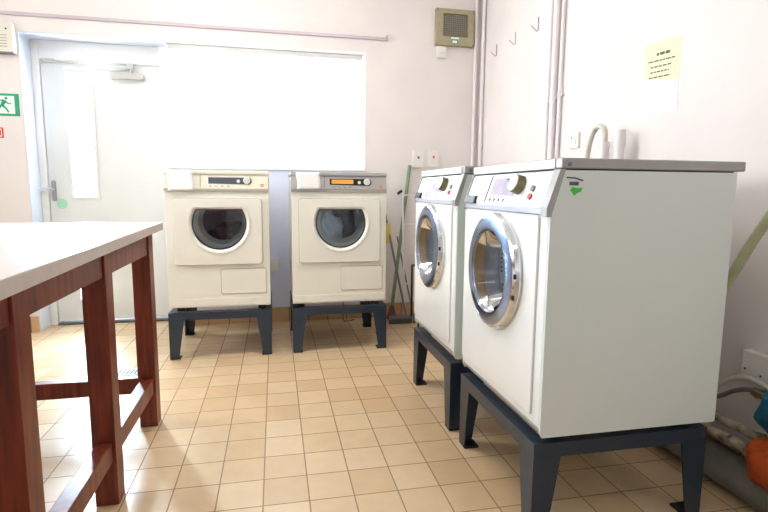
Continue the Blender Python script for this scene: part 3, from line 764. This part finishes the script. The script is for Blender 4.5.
stroke(b, (0.026, 0.028), (-0.004, 0.028), 0.005, 0.004); stroke(b, (-0.004, 0.028), (-0.020, 0.012), 0.004, 0.003)
stroke(b, (0.014, -0.004), (0.036, -0.024), 0.007, 0.006); stroke(b, (0.036, -0.024), (0.050, -0.050), 0.006, 0.005)
stroke(b, (0.010, -0.004), (-0.008, -0.026), 0.007, 0.006); stroke(b, (-0.008, -0.026), (-0.038, -0.028), 0.006, 0.004)
stroke(b, (-0.150, 0.0), (-0.075, 0.0), 0.008, 0.008); stroke(b, (-0.075, 0.0), (-0.050, 0.0), 0.026, 0.001)
obj('running_figure', b, 'signgreen', t)
t = thing('fire_notice', 'small red and white square notice below the green exit sign', 'sign', (-1.825, YB, 1.387))
b = B(); prism(b, rrect(-0.05, 0.045, -0.035, 0.035, 0.002), XZ, -0.003, 0); obj('board', b, 'red', t)
b = B(); box(b, -0.040, 0.035, -0.0038, -0.003, -0.026, 0.026); obj('face', b, 'paper', t)
b = B(); cyl(b, (0.0, -0.0038, 0), (0.0, -0.0046, 0), 0.016, seg=20); box(b, 0.020, 0.031, -0.0046, -0.0038, -0.02, 0.02); obj('symbol', b, 'red', t)

# ================================================================ PIPES, HOOKS, NOTICE ON THE RIGHT WALL
def pipe(label, x, y, r, z0, z1, clips=()):
    t = thing('wall_pipe', label, 'pipe', (x, y, z0), 0, None)
    b = B(); cyl(b, (0, 0, 0), (0, 0, z1-z0), r, seg=20); obj('tube', b, 'pipe', t, smooth='auto')
    for zc in clips:
        b = B(); cyl(b, (0, 0, zc-z0-0.009), (0, 0, zc-z0+0.009), r+0.0045, seg=20); box(b, -0.001, 0.014, -0.028, 0.028, zc-z0-0.006, zc-z0+0.006); obj('clip', b, 'pipe', t)
    return t
pipe('painted pipe in the room corner, the one on the back wall', 1.572, 3.980, 0.015, 0.0, ZC, ())
pipe('painted pipe in the room corner, the one on the side wall', 1.600, 3.900, 0.013, 0.0, ZC, (1.38,))
pipe('painted vertical pipe behind the washers, farthest of the group of three', 1.603, 2.885, 0.010, 0.0, ZC, (1.55,))
pipe('painted vertical pipe behind the washers, thick middle one of the group of three', 1.598, 2.815, 0.018, 0.0, ZC, (1.56,))
pipe('painted vertical pipe behind the washers, nearest of the group of three', 1.603, 2.755, 0.010, 0.0, ZC, (1.57,))

for k, (y, lb) in enumerate(((3.68, 'thin metal coat hook on the right wall, nearest the room corner'), (3.375, 'thin metal coat hook on the right wall, middle of three'), (3.065, 'thin metal coat hook on the right wall, nearest the grouped pipes'))):
    t = thing('coat_hook', lb, 'hook', (XR, y, 2.03), RW, 'coat hooks on the right wall')
    b = B(); tube(b, [(0, -0.004, 0.060), (0, -0.005, -0.018), (0, -0.012, -0.024), (0, -0.052, 0.006)], 0.003, sub=1, seg=8)
    obj('wire', b, 'closer_silver_dark', t, smooth='auto')
    b = B(); prism(b, rrect(-0.006, 0.006, 0.0, 0.03, 0.003), XZ, -0.003, 0); obj('plate', b, 'white_wire', t)

nt_ = thing('wall_notice', 'tall sheet on the right wall, pale yellow with printed lines above and white below', 'notice', (XR, 1.978, 1.510), RW)
R2 = 0.0
b = B(); prism(b, [(-0.108, 0.155), (0.104, 0.142), (0.104, -0.030), (-0.106, 0.010)][::-1], XZ, -0.0015, -0.0005); obj('yellow_sheet', b, 'yellowpaper', nt_)
b = B(); prism(b, [(-0.106, 0.0098), (0.104, -0.0302), (0.110, -0.152), (-0.108, -0.148)][::-1], XZ, -0.0015, -0.0005); obj('white_lower_part', b, 'paper', nt_)  # lower part of the notice is plain white
def words(bm, u0, u1, v, hgt, seed):
    random.seed(seed); u = u0
    while u < u1:
        ww = random.uniform(0.012, 0.03); e = min(u+ww, u1); dv = lambda q: -0.06*(q+0.1)
        prism(bm, [(u, v+dv(u)-hgt/2), (e, v+dv(e)-hgt/2), (e, v+dv(e)+hgt/2), (u, v+dv(u)+hgt/2)], XZ, -0.0021, -0.0015); u = e+0.005
b = B(); words(b, -0.030, 0.048, 0.103, 0.012, 1)
for i, (u0, u1, v) in enumerate(((-0.078, 0.078, 0.076), (-0.062, 0.058, 0.052), (-0.062, 0.048, 0.030), (-0.070, 0.058, 0.008), (-0.070, 0.0, -0.004))):
    if i < 4: words(b, u0, u1, v, 0.006, i+2)
obj('printed_lines', b, 'ink', nt_)

# ================================================================ HOSES ABOVE THE FAR WASHER
t = thing('drain_hose', 'cream drain hose looped over into a standpipe behind the second washer', 'hose', (1.50, 2.2, 1.0))
b = B(); tube(b, [(0.0, 0.10, -0.5), (0.0, 0.098, 0.10), (0.0, 0.085, 0.24), (0.0, 0.045, 0.315), (0.0, -0.005, 0.325), (0.0, -0.035, 0.295), (0.0, -0.035, 0.24)], 0.013, sub=8)
obj('hose', b, 'hose', t, smooth=True)
for (y, x, lb) in ((2.165, 1.50, 'white standpipe receiving the cream hose behind the second washer, farther one'), (2.118, 1.545, 'white standpipe behind the washers, nearer one')):
    b = B(); cyl(b, (x, y, 0.0), (x, y, 1.25), 0.0225, seg=24); cyl(b, (x, y, 1.225), (x, y, 1.25+(0.05 if x > 1.52 else 0.0)), 0.0255, seg=24)
    tag(obj('standpipe', b, 'pipe', smooth='auto'), lb, 'pipe')

# ================================================================ CORNER CLUTTER
t = thing('mop', 'green-handled mop leaning in the corner above a brown head', 'mop', (0.89, 3.84, 0))
b = B(); cyl(b, (0.00, 0.035, 0.10), (0.155, 0.135, 1.205), 0.014, seg=12); cyl(b, (0.155, 0.135, 1.205), (0.157, 0.137, 1.22), 0.013, seg=12); obj('handle', b, 'greenpole', t, smooth='auto')
b = B(); lathe_pts = []
for k in range(16):
    a = 2*PI*k/16; tube(b, [(0.0, 0.035, 0.13), (0.015*math.cos(a), 0.035+0.015*math.sin(a), 0.09), (0.035*math.cos(a), 0.035+0.03*math.sin(a), 0.012)], 0.009, seg=6, sub=3)
obj('mop_head', b, 'brownmop', t, smooth=True)
t = thing('broom', 'grey-handled broom with a dark head leaning towards the dryer', 'broom', (0.982, 3.78, 0))
b = B(); cyl(b, (0.0, -0.01, 0.05), (-0.155, 0.175, 0.93), 0.009, seg=12); obj('handle', b, 'greymetal', t, smooth='auto')
b = B(); prism(b, [(-0.135, 0.035), (-0.13, 0.058), (0.04, 0.058), (0.045, 0.035)], XZ, -0.03, 0.02); obj('head', b, 'greymetal', t, bevel=0.004)
b = B()
for k in range(18): box(b, -0.133+k*0.0098, -0.127+k*0.0098, -0.027, 0.017, 0.0, 0.036)
obj('bristles', b, 'seam', t)
t = thing('metal_rod', 'thin grey metal rod leaning between the mop and the wire airer', 'rod', (1.045, 3.75, 0.0))
b = B(); cyl(b, (0, 0, 0.003), (-0.10, 0.20, 0.66), 0.006, seg=10); obj('shaft', b, 'greymetal', t)
b = B(); cyl(b, (-0.001, 0.002, 0.0), (-0.004, 0.01, 0.02), 0.009, seg=10); obj('tip', b, 'rubber', t)
b = B(); prism(b, [(-0.02, -0.08), (0.024, -0.07), (0.02, 0.02), (0.012, 0.075), (-0.016, 0.08)], XZ, -0.006, 0.006)
o = obj('yellow_cloth', b, 'yellow', bevel=0.004); o.location = (0.862, 3.90, 0.69); tag(o, 'yellow cloth hanging on the wall beside the amber display dryer', 'cloth')

t = thing('wire_airer', 'white wire clothes airer standing in the corner behind the second washer', 'airer', (1.22, 3.86, 0))
b = B()
for x in (-0.245, 0.245): cyl(b, (x, -0.07, 0.0), (x, 0.055, 1.0), 0.0075, seg=10)
obj('frame', b, 'white_wire', t, smooth='auto')
for z in (0.985, 0.76, 0.535, 0.30):
    y = -0.07+0.125*z; b = B(); cyl(b, (-0.265 if z > 0.9 else -0.245, y, z), (0.265, y, z), 0.006, seg=8); obj('rail', b, 'white_wire', t)
b = B(); cyl(b, (-0.285, 0.05, 0.995), (-0.25, 0.052, 1.02), 0.011, seg=12); obj('end_cap', b, 'navy', t)

t = thing('low_rack', 'low black metal rack beside the wall behind the second washer', 'rack', (1.190, 3.68, 0))
for x, y in ((-0.165, -0.10), (0.165, -0.10), (-0.165, 0.10), (0.165, 0.10)):
    b = B(); cyl(b, (x, y, 0), (x, y, 0.45), 0.008, seg=10); obj('leg', b, 'black', t)
b = B()
for k in range(9): cyl(b, (-0.165+k*0.04125, -0.10, 0.452), (-0.165+k*0.04125, 0.10, 0.452), 0.004, seg=8)
cyl(b, (-0.17, -0.10, 0.452), (0.17, -0.10, 0.452), 0.007, seg=8); cyl(b, (-0.17, 0.10, 0.452), (0.17, 0.10, 0.452), 0.007, seg=8)
obj('shelf', b, 'black', t)

b = B(); tube(b, [(0.50, 3.80, 0.36), (0.505, 3.83, 0.25), (0.50, 3.86, 0.12), (0.515, 3.90, 0.008), (0.60, 3.93, 0.006)], 0.004, sub=6, seg=8)
tag(obj('power_cable', b, 'seam', smooth=True), 'thin dark cable hanging to the floor behind the amber display dryer', 'cable')

# floor drain
t = thing('floor_drain', 'small slotted floor drain seen past the table legs', 'drain', (-0.825, 3.0, 0))
obj('plate', box(B(), -0.055, 0.075, -0.045, 0.055, 0.0, 0.003), 'paper', t)
b = B()
for k in range(6):
    x = -0.045+k*0.021; prism(b, [(x, -0.035), (x+0.010, -0.035), (x+0.018, 0.045), (x+0.008, 0.045)], XY, 0.003, 0.0036)
obj('slot', b, 'rubber', t)

# ================================================================ PIPEWORK BEHIND THE NEAREST WASHER
t = thing('floor_duct', 'fat grey pipe lying along the foot of the right wall', 'pipe', (1.528, 1.3, 0.066))
b = B(); cyl(b, (0, -0.9, 0), (0, 1.6, 0), 0.062, seg=36); obj('tube', b, 'duct', t, smooth='auto')
for y in (-0.08, 0.9): obj('collar', cyl(B(), (0, y-0.02, 0), (0, y+0.02, 0), 0.0655, seg=36), 'duct', t, smooth='auto')
def lag(x, z, lb, y0, y1, r, seed, sag):
    random.seed(seed); pts = []
    n = 12
    for k in range(n+1):
        u = k/n; pts.append((x+random.uniform(-.006, .006), y0+(y1-y0)*u, z+sag*u+random.uniform(-.006, .006)))
    b = B(); tube(b, pts, r, sub=3, rfn=lambda i: r*(1+0.10*math.sin(i*0.9+seed)+0.07*math.sin(i*2.3)))
    return tag(obj('lagged_pipe', b, 'lagging', smooth=True), lb, 'pipe')
lag(1.535, 0.222, 'ragged pale lagged pipe beside the nearest washer, upper one by the wall', 1.20, 1.75, 0.016, 2, 0.02)
lag(1.470, 0.196, 'ragged pale lagged pipe beside the nearest washer, lower one in front', 1.18, 1.75, 0.015, 4, 0.03)
lag(1.545, 0.150, 'ragged pale lagged pipe just above the fat grey pipe', 1.10, 1.80, 0.014, 6, 0.01)

def hose_obj(pts, r, m, lb, name='supply_hose', ripple=0.0, sub=8):
    b = B(); tube(b, pts, r, sub=sub, ripple=ripple); return tag(obj(name, b, m, smooth=True), lb, 'hose')
hose_obj([(1.585, 1.63, 0.19), (1.575, 1.57, 0.25), (1.56, 1.521, 0.300), (1.565, 1.46, 0.362), (1.57, 1.407, 0.392), (1.57, 1.345, 0.392), (1.57, 1.24, 0.37), (1.57, 1.12, 0.33)], 0.009, 'hose', 'cream supply hose arching out from behind the nearest washer, outer one')
hose_obj([(1.49, 1.66, 0.245), (1.515, 1.56, 0.262), (1.535, 1.473, 0.300), (1.545, 1.412, 0.345), (1.555, 1.35, 0.366), (1.56, 1.25, 0.352), (1.56, 1.12, 0.31)], 0.008, 'greymetal', 'dark grey supply hose arching under the cream one')
b = B(); tube(b, [(1.50, 1.60, 0.36), (1.52, 1.53, 0.52), (1.52, 1.495, 0.63), (1.52, 1.465, 0.706), (1.52, 1.419, 0.792), (1.52, 1.373, 0.877), (1.52, 1.30, 0.99), (1.53, 1.20, 1.11), (1.55, 1.08, 1.20)], 0.016, sub=16, ripple=0.06)
tag(obj('drain_hose', b, 'greenhose', smooth=True), 'pale green ribbed hose rising up the right wall beside the nearest washer', 'hose')
t = thing('stop_valve', 'brass stop valve on the right wall beneath the double socket', 'valve', (1.585, 1.345, 0.355))
b = B(); cyl(b, (0.035, 0, 0), (-0.03, 0, 0), 0.012, seg=16); cyl(b, (-0.01, 0.03, 0), (-0.01, -0.03, 0), 0.014, seg=6); obj('body', b, 'brass', t)
b = B(); box(b, -0.036, -0.03, -0.03, 0.012, -0.006, 0.006); obj('lever', b, 'brass', t, bevel=0.002)

def cloth_lump(name, label, c, r, m, seed, rot=(0, 0, 0)):
    random.seed(seed); b = B(); bmesh.ops.create_icosphere(b, subdivisions=4, radius=1)
    ph = [random.uniform(0, 6) for _ in range(6)]
    for v in b.verts:
        p = v.co; k = 1+0.07*math.sin(6*p.z+ph[0]+3*p.y)+0.05*math.sin(9*p.y+ph[1])+0.03*math.sin(15*p.x+ph[2]+7*p.z)
        q = [abs(a)**0.75*(1 if a > 0 else -1) for a in p]
        v.co = Vector((q[0]*r[0]*k, q[1]*r[1]*k, q[2]*r[2]*k))
    o = obj(name, b, m, smooth=True); o.location = c; o.rotation_euler = rot; return tag(o, label, 'cloth')
cloth_lump('teal_cloth', 'bundled teal cloth above the orange one by the right wall', (1.495, 1.195, 0.345), (0.045, 0.078, 0.066), 'teal', 3, (0.2, 0, 0))
cloth_lump('orange_cloth', 'orange cloth draped over the pipes below the teal one', (1.49, 1.195, 0.195), (0.060, 0.088, 0.075), 'orangecloth', 8, (-0.5, 0, 0))
